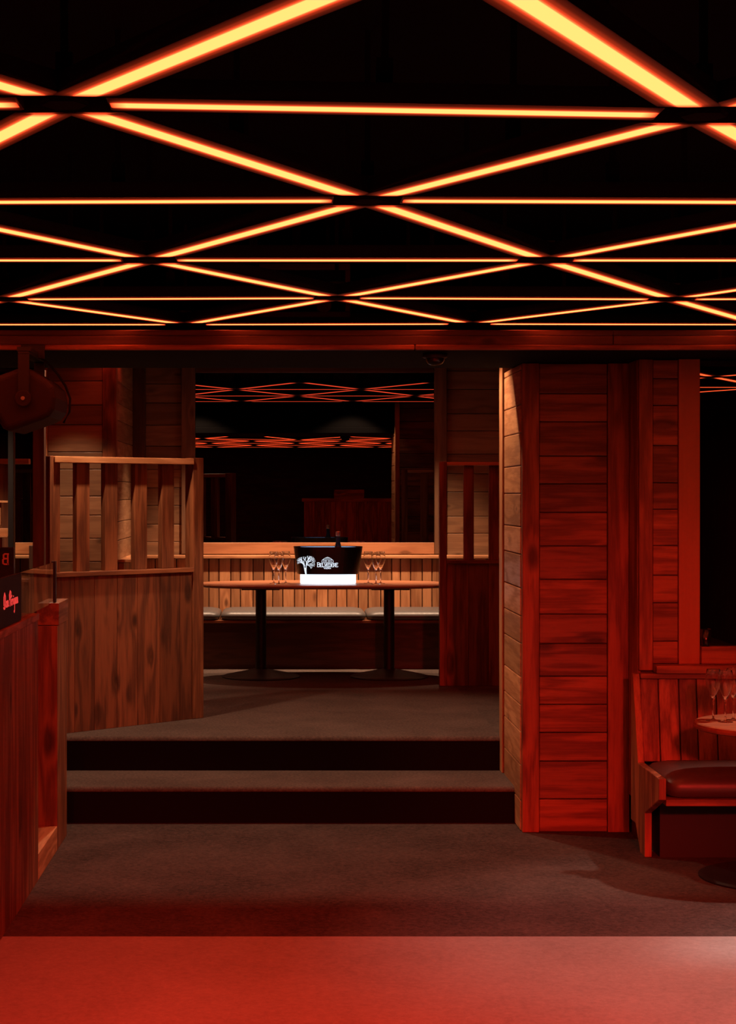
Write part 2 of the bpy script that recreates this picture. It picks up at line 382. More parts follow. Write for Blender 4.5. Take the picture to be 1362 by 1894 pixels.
# jutting plank block left of the booth
bk = struct('wall_booth_left', MB().box(-1.715,-1.235,12.93,14.42,.38,2.92), dk_z, 'jutting plank wall left of the booth mirror')
mb = MB(); hboards(mb, -1.714, -1.315, [.38]+[Z(y,12.92) for y in (1100,1039,996,953,918,868,836,786,749.5,705)]+[2.92], lambda m,a,b,z0,z1: m.box(a,b,12.91,12.94,z0,z1)); mb.build('front_planks', ol_x, bk, bevel=.004)
MB().box(-1.313,-1.212,12.89,12.985,.38,2.92).build('corner_post', st_z, bk, bevel=.004)
mb = MB(); hboards(mb, 12.99, 14.30, [.38]+[Z(y,13) for y in (1100,1040,1000,965,925,890,852,815,777,745,705)]+[2.92], lambda m,a,b,z0,z1: m.box(-1.24,-1.212,a,b,z0,z1)); mb.build('side_planks', ol_y, bk, bevel=.004)
MB().box(-1.225,-1.115,14.33,14.425,.38,2.92).build('inner_post', dk_z, bk, bevel=.004)
MB().box(-1.738,-1.716,12.88,12.96,.38,2.92).build('edge_trim', pine_z, bk, bevel=.003)

bb = thing('booth_bench', 'long wooden bench with planked back behind the oval table', 'bench', (.5,13.9,.38))
mb = MB(); x = -1.10; i = 0
while x < 2.9:
    w = (.082,.094,.078,.102,.088,.07)[i % 6]; i += 1
    mb.box(x, x+w-.007, 14.19, 14.215, .76, 1.212); x += w
mb.build('backrest_planks', pine_z, bb, bevel=.004)
MB().box(-1.2,2.9,14.215,14.235,.76,1.21).build('backrest_board', dk_x, bb)
MB().box(-1.1,2.9,14.15,14.355,1.214,1.238).build('cap_rail', pine_x, bb, bevel=.004)
MB().box(-1.2,2.9,13.61,14.185,.735,.758).build('seat_board', st_x, bb, bevel=.003)
MB().box(-1.2,2.9,13.66,14.18,.38,.734).build('base', dk_x, bb)
mb = MB()
y = 13.0; i = 0
while y < 14.05:
    w = (.082,.094,.078,.102)[i % 4]; i += 1
    mb.box(-1.21, -1.165, y, y+w-.007, .76, 1.225); y += w
mb.build('side_backrest_planks', pine_z, bb, bevel=.004)
MB().box(-1.211,-1.11,12.99,14.148,1.227,1.25).build('side_cap_rail', pine_y, bb, bevel=.004)
for (x0, x1, l) in ((-1.155,-.481,'leather cushion at the left end of the booth bench, by the slatted divider'), (-.475,.651,'middle leather cushion of the booth bench, behind the oval table'), (.657,1.85,'leather cushion at the right end of the booth bench, near the red post')):
    cushion('seat_cushion', x0, x1, 13.59, 14.18, .7585, .832, leather, l, 'leather bench cushions')

# ---------------------------------------------------------------- slatted dividers
def divider(label, loc, rz, length, slats, posts, top, mid, mat_post, sw0, group='slatted booth dividers', panel=knotty):
    d = thing('slatted_divider', label, 'divider', loc, rz, group)
    d['_o'] = (0,0,0)
    for a, b, h in posts:
        MB().box(a, b, -.035, .04, 0, h).build('post', mat_post, d, bevel=.003)
    p0 = posts[0][1] if posts[0][0] < .05 else 0
    p1 = posts[-1][0] if posts[-1][1] > length-.1 else length
    MB().box(p0, p1, -.045, .045, top[0], top[1]).build('top_rail', pine_x, d, bevel=.003)
    MB().box(p0, p1, -.045, .045, mid[0], mid[1]).build('middle_rail', st_x, d, bevel=.003)
    for c in slats:
        c, slat_w = c if isinstance(c, tuple) else (c, sw0)
        MB().box(max(c-slat_w/2, p0), min(c+slat_w/2, p1), -.006, .035, mid[1], top[0]).build('slat', st_z, d, bevel=.003)
    mb = MB(); x = p0; i = 0
    while x < p1 - .01:
        w = (.155,.14,.165,.15,.17)[i % 5]; i += 1
        e = min(x+w, p1)
        mb.box(x, e-.002, -.024, .02, 0, mid[0]); x = e
    mb.build('lower_panel', panel, d, bevel=.002)
    return d
divider('slatted wooden divider standing aslant left of the oval table', (-1.297,9.91,.38), math.atan2(.76,.80), 1.103,
        ((.03,.055),.2196,.4223,.6427,.849), ((-.035,-.008,1.565),(1.02,1.103,1.568)), (1.527,1.563), (.883,.909), st_z, .092)
divider('slatted divider with red post right of the oval table', (1.11,12.45,.38), 0, 1.6,
        (.208,.386,.57,.76,.95,1.14,1.33,1.5), ((0,.05,1.58),), (1.552,1.576), (.862,.887), st_z, .072, panel=st_z)
divider('dark slatted divider at the far left, behind the bar', (-2.7,12.05,.38), 0, 1.02,
        (.1,.28,.46,.64,.80), ((.975,1.02,1.0),), (1.555,1.592), (.75,.775), dk_z, .072, panel=dk_z)

# far-left booth seen past the bar
fl = thing('booth_bench', 'dim wooden bench back at the far left behind the bar', 'bench', (-2.7,14.2,.38))
mb = MB(); x = -3.9; i = 0
while x < -1.80:
    w = (.082,.094,.078,.102,.088,.07)[i % 6]; i += 1
    mb.box(x, x+w-.007, 14.19, 14.215, .76, 1.212); x += w
mb.build('backrest_planks', pine_z, fl, bevel=.004)
MB().box(-3.9,-1.76,14.15,14.355,1.214,1.238).build('cap_rail', pine_x, fl, bevel=.004)
MB().box(-3.9,-1.76,13.55,14.185,.38,.758).build('base', dk_x, fl)
lm = thing('wall_mirror', 'narrow strip of mirror at the far left behind the bar', 'mirror', (-2.7,14.4,1.24))
MB().box(-3.9,-1.76,14.395,14.42,1.338,2.72).build('mirror_glass', mir, lm)
MB().box(-3.9,-1.76,14.36,14.428,1.242,1.337).build('bottom_board', pine_x, lm, bevel=.004)
# planks standing in for a mirror reflection at the left edge
sp = thing('reflection_planks', 'bright plank screen with ledge imitating a reflection at the left edge, beyond the bar', 'screen', (-2.1,11.2,.38))
MB().box(-1.735,-1.70,11.16,11.24,.38,2.2).build('post', black_metal, sp, bevel=.003)
mb = MB(); x = -2.6; i = 0
while x < -1.80:
    w = min((.12,.10,.13)[i % 3], -1.737-x); i += 1
    mb.box(x, x+w-.003, 11.19, 11.21, Z(972,11.2), Z(930,11.2)); x += w
mb.build('upper_planks', pine_z, sp, bevel=.003)
MB().box(-2.6,-1.737,11.17,11.23,Z(930,11.2),Z(926,11.2)).build('top_rail', pine_x, sp, bevel=.002)
MB().box(-2.6,-1.737,11.19,11.22,Z(991,11.2),Z(977,11.2)).build('cross_board', pine_x, sp, bevel=.003)
MB().box(-2.6,-1.737,11.16,11.23,Z(994,11.2),Z(991,11.2)).build('ledge', pine_x, sp, bevel=.002)
mb = MB(); x = -2.6; i = 0
while x < -1.80:
    w = min((.07,.08,.075)[i % 3], -1.737-x); i += 1
    mb.box(x, x+w-.004, 11.195, 11.215, .38, Z(994,11.2)); x += w
mb.build('lower_planks', pine_z, sp, bevel=.003)

# ---------------------------------------------------------------- oval table and what stands on it
tb = thing('oval_table', 'oval wooden table on two black pedestals in the booth', 'table', (.316,13.04,.38))
def sup(a, b, e, z, n=72, c=(0,0)):
    pts = []
    for k in range(n):
        t = 2*PI*k/n; ct, st = math.cos(t), math.sin(t)
        pts.append((c[0]+a*math.copysign(abs(ct)**(2/e), ct), c[1]+b*math.copysign(abs(st)**(2/e), st), z))
    return pts
C = (.316,13.04)
MB().loft([sup(.905,.39,2.3,1.047,c=C), sup(.93,.415,2.3,1.055,c=C), sup(.935,.42,2.3,1.066,c=C), sup(.928,.413,2.3,1.075,c=C), sup(.915,.40,2.3,1.076,c=C)]).build('tabletop', top_x, tb)
for px in (-.156, .791):
    MB().lathe([(0,.38),(.286,.38),(.288,.388),(.27,.395),(.07,.437),(.05,.442),(0,.442)], (px,13.04,0), 64).build('base_plate', base_metal, tb, smooth=False)
    MB().lathe([(0,.44),(.04,.44),(.04,1.03),(0,1.03)], (px,13.04,0), 32).build('pole', black_metal, tb)
    MB().box(px-.14,px+.14,12.84,13.24,1.032,1.0468).build('top_plate', black_metal, tb, bevel=.004)

bc = thing('ice_bucket', 'black oval ice bucket with lit logo and glowing base on the oval table', 'bucket', (.338,12.97,1.0762))
BC = (.338,12.97); ZT = 1.0762
e = 3.2
def bk_ring(a, b, z): return sup(a, b, e, z, 64, BC)
MB().loft([bk_ring(.200,.098,ZT), bk_ring(.204,.102,ZT+.004), bk_ring(.204,.102,ZT+.066), bk_ring(.200,.098,ZT+.068)]).build('glowing_base', base_light, bc)['label'] = 'white glowing base'
z0, z1 = ZT+.0685, 1.347
body = MB().loft([bk_ring(.222,.112,z0), bk_ring(.227,.117,z0+.004), bk_ring(.254,.140,z1-.002), bk_ring(.253,.139,z1), bk_ring(.248,.134,z1), bk_ring(.247,.133,z1-.004), bk_ring(.222,.112,z0+.012)], cap1=True).build('body', black_acr, bc)
MB().loft([bk_ring(.2205,.1105,z0+.016), bk_ring(.2455,.1315,z1-.006)], cap0=True, cap1=False).build('inner_lining', inner_light, bc)['label'] = 'pale blue glowing inside'
def on_bucket(u, v, layer):
    """u = metres right of the bucket centre, v = height in metres above the bucket foot"""
    t = max(0, min(1, v/(z1-z0))); a = .227+(.254-.227)*t; b = .117+(.140-.117)*t
    y = b*(1-min(.999,abs(u/a))**e)**(1/e)
    return Vector((BC[0]+u, BC[1]-y-.0004-.0012*layer, z0+v))
S = .003975   # metres per photo pixel at the bucket
def bp(px, py): return ((px-606.5)*S, (1063-py)*S*.985)
# tree emblem
tree = MB()
def br(a, b, w): tree.ribbon([bp(*a), bp(*b)], w, on_bucket)
def zc(x, y): return (530+x*160/1362, 990+y*100/851)
tree.ribbon([bp(*zc(*p)) for p in ((300,625),(296,560),(292,520))], .0105, on_bucket)
tree.ribbon([bp(*zc(*p)) for p in ((290,600),(272,500),(262,450),(240,420),(210,380))], .0048, on_bucket)
tree.ribbon([bp(*zc(*p)) for p in ((300,600),(304,500),(308,430),(330,390),(370,340))], .005, on_bucket)
def grow(p, ang, ln, depth):
    q = (p[0]+ln*math.cos(ang), p[1]-ln*math.sin(ang))
    tree.ribbon([bp(*zc(*p)), bp(*zc(*q))], .0017+.0006*depth, on_bucket)
    if depth > 0:
        for s in (-1, 1): grow(q, ang + s*(.32+.1*random.random()), ln*.72, depth-1)
random.seed(3)
for p, a, ln in (((262,450),2.75,38),((266,470),2.2,52),((285,490),1.85,60),((304,500),1.5,62),((308,470),1.1,60),((308,450),.65,58),((306,460),.1,52),((304,465),-.3,40)):
    grow(p, a, ln, 3)
tree.build('tree_emblem', logo_m, body)['label'] = 'white lit tree emblem'
# lettering: strokes on a unit box
GL = {
 'B': (.72, [[(0,0),(0,1)],[(-.08,1),(.42,1),(.58,.9),(.58,.64),(.42,.54),(0,.54)],[(.42,.54),(.66,.44),(.66,.1),(.46,0),(-.08,0)]]),
 'E': (.66, [[(0,0),(0,1)],[(-.08,1),(.55,1),(.55,.86)],[(0,.52),(.4,.52)],[(-.08,0),(.58,0),(.6,.15)]]),
 'L': (.62, [[(0,0),(0,1)],[(-.1,1),(.14,1)],[(-.08,0),(.56,0),(.58,.17)]]),
 'V': (.74, [[(0,1),(.34,0),(.68,1)],[(-.1,1),(.14,1)],[(.56,1),(.8,1)]]),
 'D': (.74, [[(0,0),(0,1)],[(-.08,1),(.36,1),(.6,.8),(.66,.5),(.6,.2),(.36,0),(-.08,0)]]),
 'R': (.72, [[(0,0),(0,1)],[(-.08,1),(.42,1),(.58,.9),(.58,.62),(.42,.52),(0,.52)],[(.3,.52),(.68,0)],[(-.1,0),(.12,0)]]),
 'O': (.8, [[(.35,0),(.1,.15),(0,.5),(.1,.85),(.35,1),(.6,.85),(.7,.5),(.6,.15),(.35,0)]]),
 'K': (.7, [[(0,0),(0,1)],[(.6,1),(0,.45)],[(.2,.6),(.64,0)]]),
 'A': (.74, [[(0,0),(.33,1),(.66,0)],[(.12,.34),(.54,.34)]]),
}
def letters(mb, text, x0, x1, y0, hs, w, mp):
    """text fitted between x0 and x1, per-letter heights hs"""
    tot = sum(GL[c][0]*h for c, h in zip(text, hs)) - .1*hs[-1]
    k = (x1-x0)/tot; x = x0
    for c, h in zip(text, hs):
        aw, st = GL[c]
        for s in st: mb.ribbon([(x+px*k*h*.86, y0+py*h) for px, py in s], w, mp)
        x += aw*h*k
lt = MB()
xa, ya = bp(*zc(480,497)); xb, yb = bp(*zc(800,497))
H = .0285
letters(lt, 'BELVEDERE', xa, xb, ya, [H*1.06]+[H*.86]*7+[H*.95], .0040, on_bucket)
xa, ya = bp(*zc(580,530)); xb, _ = bp(*zc(690,530))
letters(lt, 'VODKA', xa, xb, ya, [.0095]*5, .0024, on_bucket)
lt.build('lettering', logo_m, body)['label'] = 'white lit lettering'
pl = MB()   # little domed palace above the lettering
def zz(*p): return [bp(*zc(*q)) for q in p]
for st in (((545,425),(730,425)),((548,400),(560,385),(712,385),(726,400)),((560,385),(590,362),(682,362),(712,385)),((600,362),(618,348),(656,348),(674,362)),((636,348),(636,340)),
           ((545,425),(552,398)),((575,425),(578,388)),((598,425),(600,388)),((618,425),(618,388)),((650,425),(650,388)),((672,425),(672,388)),((695,425),(693,388)),((728,425),(722,398))):
    pl.ribbon(zz(*st), .0024, on_bucket)
pl.build('palace_emblem', logo_m, body)
bo = thing('bottle', 'black bottle with copper cap standing in the ice bucket', 'bottle', (.412,12.98,z0+.018))
by = (.412,12.98,0); zb = z0+.018
MB().lathe([(0,zb),(.036,zb),(.038,zb+.005),(.038,1.285),(.034,1.31),(.0235,1.345),(.0165,1.375),(.0145,1.41),(.0145,1.424),(0,1.424)], by, 28).build('glass_body', black_acr, bo, smooth=True)
MB().lathe([(0,1.424),(.0165,1.424),(.017,1.428),(.017,1.452),(.0155,1.457),(0,1.457)], by, 28).build('cap', copper, bo)

def make_glass(label, loc, group):
    g = thing('champagne_glass', label, 'glass', loc, 0, group)
    outer = [(0,.0),(.034,.0),(.034,.0015),(.012,.004),(.0045,.010),(.0036,.03),(.0036,.088),(.006,.098),(.016,.122),(.028,.150),(.0345,.172),(.0355,.188),(.033,.212),(.0296,.2334),(.0293,.234)]
    inner = [(.0288,.234),(.0285,.2334),(.032,.212),(.0345,.188),(.0335,.172),(.027,.150),(.015,.1235),(.004,.103),(0,.101)]
    MB().lathe(outer+inner, (0,0,0), 28).build('bowl_and_stem', glass_m, g, smooth=True, world=False)
    return g
G1 = 'champagne glasses on the oval table'; G2 = 'champagne glasses on the round table'
spots = [(506.7,12.93,'champagne glass left of the ice bucket, outermost of three'), (516.3,12.83,'champagne glass left of the ice bucket, middle of three'), (528.7,12.97,'champagne glass left of the ice bucket, closest to the bucket'),
         (681.4,12.95,'champagne glass right of the ice bucket, closest to the bucket'), (695.7,12.82,'champagne glass right of the ice bucket, middle of three'), (704.3,12.92,'champagne glass right of the ice bucket, outermost of three')]
g0 = None
for px, d, l in spots:
    loc = (X(px,d), d, 1.0763)
    if g0 is None: g0 = make_glass(l, loc, G1)
    else: dup(g0, loc, l)
for px, d, l in ((1320,8.02,'champagne glass on the round table, nearest its left rim'), (1342.6,7.97,'champagne glass on the round table, middle of the three'), (1357,8.04,'champagne glass on the round table, cut by the photo edge')):
    g = dup(g0, (X(px,d), d, .7002), l); g['group'] = G2

# ---------------------------------------------------------------- round table on the right
rt = thing('round_table', 'round wooden table with champagne glasses beside the right bench', 'table', (2.212,7.95,0))
MB().lathe([(0,.668),(.335,.668),(.348,.674),(.35,.684),(.347,.696),(.34,.70),(0,.70)], (2.212,7.95,0), 72).build('tabletop', wood('round_top_wood', (.27,.085,.035), (.18,.05,.02), 'x', rough=.34, vary=.05, knot=.03), rt)
MB().lathe([(0,.0),(.325,.0),(.327,.008),(.31,.014),(.08,.04),(.05,.045),(0,.045)], (2.212,7.95,0), 64).build('base_plate', black_metal, rt)
MB().lathe([(0,.04),(.04,.04),(.04,.65),(.12,.655),(.12,.6675),(0,.6675)], (2.212,7.95,0), 32).build('pole', black_metal, rt)
tag(MB().lathe([(0,0),(.020,0),(.0225,.004),(.027,.085),(.0255,.085),(.021,.008),(0,.008)], (X(1306,8.742),8.742-.0005,.9765), 24).build('tumbler', black_acr, smooth=True), 'small black tumbler on the ledge of the right mirror', 'cup')

# ---------------------------------------------------------------- bar on the left
bar = thing('bar_counter', 'red-lit wooden bar counter at the left edge', 'bar', (-1.4,7,0))
MB().box(-2.1,-1.13,4.6,7.88,0,1.165).build('body', dk_z, bar)
mb = MB(); y = 4.6; i = 0
while y < 7.899:
    w = (.20,.17,.22,.19)[i % 4]; i += 1
    e2 = min(y+w, 7.90)
    if 7.90 - e2 < .05: e2 = 7.90
    mb.box(-1.13,-1.092,y,e2-.0015,0,1.165); y = e2
mb.build('front_panel', st_z, bar, bevel=.002)
MB().box(-2.1,-1.088,4.6,7.905,1.166,1.197).build('counter_top', st_y, bar, bevel=.003)
MB().box(-1.40,-1.092,7.905,8.565,0,.118).build('sill', pine_y, bar, bevel=.003)  # paler pine puts the lit patch on the sill into its colour
MB().box(-1.40,-1.092,8.57,8.945,0,1.09).build('end_post', st_z, bar, bevel=.003)
MB().box(-1.195,-1.086,8.58,8.955,1.092,1.20).build('post_cap', st_y, bar, bevel=.003)
MB().box(-2.1,-1.41,7.905,8.94,0,1.10).build('rear_counter', st_y, bar, bevel=.003)
gs = thing('glass_screen', 'clear glass screen standing on the bar counter', 'screen', (-1.115,7,1.198))
MB().box(-1.119,-1.111,5.2,7.90,1.198,1.398).build('pane', pane_m, gs)
MB().box(-1.119,-1.111,7.90,8.60,1.2015,1.398).build('pane', pane_m, gs)
MB().box(-1.125,-1.105,8.60,8.64,1.2015,1.402).build('edge_strip', black_metal, gs)
sg = thing('bar_sign', 'dark navy sign with red script on the bar front', 'sign', (-1.100,6.7,1.2))
panel_ = MB().box(-1.1095,-1.0985,6.2,7.43,1.2,1.40).build('panel', navy, sg, bevel=.002)
sc_ = MB()
Y0, YB = 6.955, 1.279
def on_sign(u, v, layer): return Vector((-1.0983+.0012*layer, Y0+u, YB+v))
scr = [
 [(.03,.0),(.045,.5),(.05,1.0)], [(.0,.2),(.0,.75),(.05,1.05),(.11,.8),(.115,.3),(.07,-.05),(.02,-.08),(-.02,.05)],             # D
 [(.17,.42),(.14,.25),(.15,.03),(.185,.0),(.205,.2),(.19,.4),(.17,.42)],                                                          # o
 [(.225,.42),(.23,0)], [(.23,.3),(.255,.43),(.27,.3),(.27,0)], [(.27,.3),(.295,.43),(.315,.3),(.315,.02),(.335,.05)],            # m
 [(.42,-.02),(.43,.5),(.435,1.0)], [(.385,.45),(.37,.8),(.43,1.08),(.5,.95),(.5,.65),(.44,.48)],                                   # P
 [(.50,.2),(.545,.28),(.54,.42),(.51,.4),(.5,.15),(.525,.0),(.56,.08)], [(.53,.58),(.56,.7)],                                      # e acute
 [(.585,.42),(.59,0)], [(.59,.28),(.615,.42),(.63,.38)],                                                                           # r
 [(.655,.42),(.66,.03),(.68,.05)], [(.655,.58),(.658,.62)],                                                                         # i
 [(.745,.38),(.72,.42),(.70,.25),(.71,.03),(.735,.02),(.75,.2)], [(.75,.42),(.75,-.45),(.725,-.6),(.705,-.5)],                     # g
 [(.775,.42),(.78,0)], [(.78,.3),(.805,.43),(.825,.3),(.825,.02)],                                                                 # n
 [(.875,.42),(.85,.25),(.855,.03),(.885,.0),(.905,.2),(.895,.4),(.875,.42)],                                                        # o
 [(.93,.42),(.935,0)], [(.935,.3),(.96,.43),(.98,.3),(.985,.02),(1.0,.06)]]                                                       # n
for s in scr: sc_.ribbon([(a*.375, b*.056) for a, b in s], .0042, on_sign)
sc_.build('red_script', red_paint, panel_)['label'] = 'glowing red script'
bs = thing('reflection_board', 'small black upright board with reversed letter on the bar, imitating a mirrored bucket', 'sign', (-1.28,7.62,1.1975))  # board built in place of the ice bucket's mirror reflection
board_ = MB().box(-1.42,-1.157,7.61,7.63,1.198,1.50).build('board', black_acr, bs, bevel=.002)
rbm = MB()
def on_bs(u, v, layer): return Vector((u, 7.6098-.001*layer, v))
hB = .044; xB = X(14.5,7.61); zB = Z(1043.5,7.61)
for s in GL['B'][1]: rbm.ribbon([(xB - p*hB*.72, zB + q*hB) for p, q in s], .0065, on_bs)
rbm.build('letter', pink_paint, board_)['label'] = 'dull pink reversed letter B'
tag(MB().box(X(62,9.42),X(83,9.42),9.39,9.46,0,2.394).build('support_post', dk_z, bevel=.003), 'tall dark post behind the end of the bar', 'post')

# ---------------------------------------------------------------- loudspeaker under the beam
ls = thing('loudspeaker', 'dark red-lit loudspeaker hanging from the beam at upper left', 'speaker', (-1.2,8.2,2.0))
d0 = 7.95
poly = [(X(a,d0), Z(b,d0)) for a, b in ((10,800),(-25,738),(-12,697),(32,681),(57,683),(84,700),(98,714),(103,735),(100,757),(90,770),(78,776))]
cab_ = MB().prism(poly, 'y', 7.95, 8.43).build('cabinet', speaker_m, ls, bevel=.03, seg=5)
fx0, fz0 = poly[0]; fx1, fz1 = poly[1]
gr = MB()
for k in range(9):
    y0 = 8.0 + k*.045
    nrm = Vector((fz1-fz0, 0, -(fx1-fx0))).normalized()
    if nrm.x > 0: nrm = -nrm
    a = Vector((fx0,0,fz0)).lerp(Vector((fx1,0,fz1)), .14); b = Vector((fx0,0,fz0)).lerp(Vector((fx1,0,fz1)), .86)
    q = [a, b, b+nrm*.006, a+nrm*.006]
    gr.prism([(p.x,p.z) for p in q], 'y', y0, y0+.03)
gr.build('grille', grille_m, cab_)
bx0, bx1 = X(33,7.93), X(54,7.93); bz = Z(737,7.93)
br_ = MB().box(bx0,bx1,7.928,7.938,bz,2.36).box(bx0,bx1,8.442,8.452,bz,2.36).box(bx0,bx1,7.928,8.452,2.36,2.3715).build('yoke_bracket', black_metal, ls, bevel=.002)
MB().box(bx0-.005,bx1+.006,7.93,8.02,2.3715,2.392).box(bx0,bx1,7.98,8.234,2.372,2.394).box(bx0-.03,bx1+.03,8.222,8.2355,2.36,2.427).build('wall_arm', black_metal, ls, bevel=.003)
cxk = (bx0+bx1)/2
def disc_y(r, y0, y1, n=28): return [[(cxk+r*math.cos(2*PI*k/n), y, bz+r*math.sin(2*PI*k/n)) for k in range(n)] for y in (y0,y1)]
knob_ = MB().loft(disc_y(.037,7.912,7.928)).build('knob', speaker_m, ls, bevel=.004)
MB().loft(disc_y(.009,7.906,7.911)).build('knob_screw', grey_metal, knob_)
MB().tube([(X(x,8.46),8.46+.02*k,Z(y,8.46)) for k,(x,y) in enumerate(((60,655),(84,668),(104,690),(118,712),(126,735),(124,760),(112,780)))], .006).build('cable', black_metal, ls, smooth=True)

# dome camera and vent box
dm = thing('dome_camera', 'small dark dome camera under the beam above the booth mirror', 'camera', (X(805,8.42),8.42,2.4018))
MB().lathe([(0,2.4018),(.056,2.4018),(.059,2.396),(.059,2.382),(.053,2.378),(0,2.378)], (X(805,8.42),8.42,0), 32).build('housing', black_metal, dm, smooth=True)
MB().lathe([(.046,2.378),(.044,2.366),(.035,2.352),(.02,2.345),(0,2.343)], (X(805,8.42),8.42,0), 32).build('dome', black_acr, dm, smooth=True)
vb = thing('ventilation_box', 'dark framed box above the strips, over the centre of the beam', 'vent', (.1,8.55,2.62))
MB().box(-.08,.30,8.44,8.84,2.66,2.80).build('casing', black_paint, vb)
pale = plain('dull_frame', (.06,.035,.03), .6)
MB().box(-.11,.325,8.40,8.438,2.80,2.83).box(.30,.325,8.40,8.438,2.60,2.80).box(-.11,.325,8.40,8.438,2.575,2.60).box(-.11,-.085,8.40,8.438,2.60,2.80).build('frame', pale, vb, bevel=.003)
MB().loft([[(.20+.035*math.cos(2*PI*k/24), y, 2.63+.035*math.sin(2*PI*k/24)) for k in range(24)] for y in (8.40,8.52)]).build('duct_stub', pale, vb)
MB().box(.05,.09,8.6,8.64,2.80,3.05).build('hanger', black_metal, vb)

# ---------------------------------------------------------------- red strip grid
W2 = .06  # half width, widened to carry the painted halo beside the lit core
def strip_meshes(vec, gap, skew_x, led=None):
    """vec: node-to-node vector in plan; ends cut parallel to x when skew_x"""
    Lf = vec.length; d = vec.normalized(); n = Vector((-d.y, d.x))
    g0 = gap; g1 = Lf - gap
    def pt(s, u):
        p = d*s + n*u
        if skew_x and abs(d.y) > .1: p = p - d*(n.y*u/d.y)
        return p
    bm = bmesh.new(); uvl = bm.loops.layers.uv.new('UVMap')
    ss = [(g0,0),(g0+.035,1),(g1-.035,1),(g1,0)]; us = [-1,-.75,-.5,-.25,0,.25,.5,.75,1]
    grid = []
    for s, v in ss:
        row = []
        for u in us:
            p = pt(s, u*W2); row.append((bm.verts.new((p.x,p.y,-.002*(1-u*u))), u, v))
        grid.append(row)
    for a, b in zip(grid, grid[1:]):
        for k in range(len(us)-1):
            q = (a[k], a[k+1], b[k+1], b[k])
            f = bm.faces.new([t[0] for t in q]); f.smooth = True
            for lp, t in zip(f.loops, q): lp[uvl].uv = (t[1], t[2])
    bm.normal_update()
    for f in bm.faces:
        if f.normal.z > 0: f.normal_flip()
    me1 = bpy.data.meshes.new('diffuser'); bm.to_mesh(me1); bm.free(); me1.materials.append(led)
    m = MB()
    q = [pt(g0-.004,-W2), pt(g1+.004,-W2), pt(g1+.004,W2), pt(g0-.004,W2)]
    m.prism([(p.x,p.y) for p in q], 'z', .001, .045)
    bmesh.ops.recalc_face_normals(m.bm, faces=m.bm.faces)
    me2 = bpy.data.meshes.new('housing'); m.bm.to_mesh(me2); m.bm.free(); me2.materials.append(black_metal)
    return me1, me2
hub_mb = MB().lathe([(0,-.004),(.05,-.004),(.055,.004),(.055,.04),(.03,.05),(0,.05)], (0,0,0), 6)
bmesh.ops.recalc_face_normals(hub_mb.bm, faces=hub_mb.bm.faces)
hub_me = bpy.data.meshes.new('plate'); hub_mb.bm.to_mesh(hub_me); hub_mb.bm.free(); hub_me.materials.append(black_paint)
def rod_mesh(h):
    m = MB().box(-.008,.008,-.008,.008,.05,h).box(-.018,.018,-.012,.012,.045,.11)
    bmesh.ops.recalc_face_normals(m.bm, faces=m.bm.faces)
    me = bpy.data.meshes.new('hanging_rod'); m.bm.to_mesh(me); m.bm.free(); me.materials.append(black_metal); return me
clip_m = MB().box(-.03,.03,-.025,-.021,.052,.066)
clip_me = bpy.data.meshes.new('clip'); bmesh.ops.recalc_face_normals(clip_m.bm, faces=clip_m.bm.faces); clip_m.bm.to_mesh(clip_me); clip_m.bm.free(); clip_me.materials.append(grey_metal)

def proj(p): return (PX + F*p.x/p.y, PY - F*(p.z-EYE)/p.y) if p.y > .3 else (9e9, 9e9)
def in_frame(a, b):
    for k in range(41):
        x, y = proj(a.lerp(b, k/40))
        if 2 < x < 1360 and 2 < y < 606: return True
    return False
ORD = ['first','second','third','fourth','fifth','sixth','seventh','eighth']
def grid(rows, S, x_off, ylist, zbase, xr, fix, lamp):
    node = {}
    for r in rows:
        y = ylist[r]; n = -12
        while n < 12:
            x = x_off + S*n + (S/2 if r % 2 else 0)
            if xr[0] <= x <= xr[1]: node[(r, round(2*n + (1 if r % 2 else 0)))] = Vector((x, y, zbase))
            n += 1
    for k, v in fix.items():
        if k in node: node[k] = node[k] + Vector(v)
    out = []
    for (r, c), p in node.items():
        for kind, key in ((('level', (r, c+2)),) if (lamp is led_dim and r != 3) or lamp is led else ()) + (('rise', (r+1, c+1)), ('fall', (r+1, c-1))):
            if key not in node: continue
            out.append([kind, r, p, node[key]])
        for kind, key in () and (('level', (r, c+2)), ('rise', (r+1, c+1)), ('fall', (r+1, c-1))):
            if key not in node: continue
            out.append([kind, r, p, node[key]])
    cache = {}
    for kind, r, a, b in out:
        v = Vector((b.x-a.x, b.y-a.y)); ck = (kind, round(v.x,2), round(v.y,2))
        if ck not in cache: cache[ck] = strip_meshes(v, .100 if kind == 'level' else .105, kind != 'level', lamp)
    return node, out, cache
def place_strips(out, cache, labels, group, ceil):
    hang = {}
    for i, (kind, r, a, b) in enumerate(out):
        v = Vector((b.x-a.x, b.y-a.y)); m1, m2 = cache[(kind, round(v.x,2), round(v.y,2))]
        e_ = bpy.data.objects.new('light_strip', None); COL.objects.link(e_); e_.empty_display_size = .1
        e_.location = a
        flat = Vector((v.x, v.y, 0)).normalized()
        e_.rotation_mode = 'QUATERNION'; e_.rotation_quaternion = flat.rotation_difference((b-a).normalized())
        tag(e_, labels[i], 'ceiling light', group)
        for nm, me in (('diffuser', m1), ('housing', m2)):
            o = bpy.data.objects.new(nm, me); COL.objects.link(o); o.parent = e_
        h = round(ceil - (a.z+b.z)/2, 3)
        if h not in hang: hang[h] = rod_mesh(h)
        o = bpy.data.objects.new('hanger', hang[h]); COL.objects.link(o); o.parent = e_; o.location = (v.x/2, v.y/2, 0)
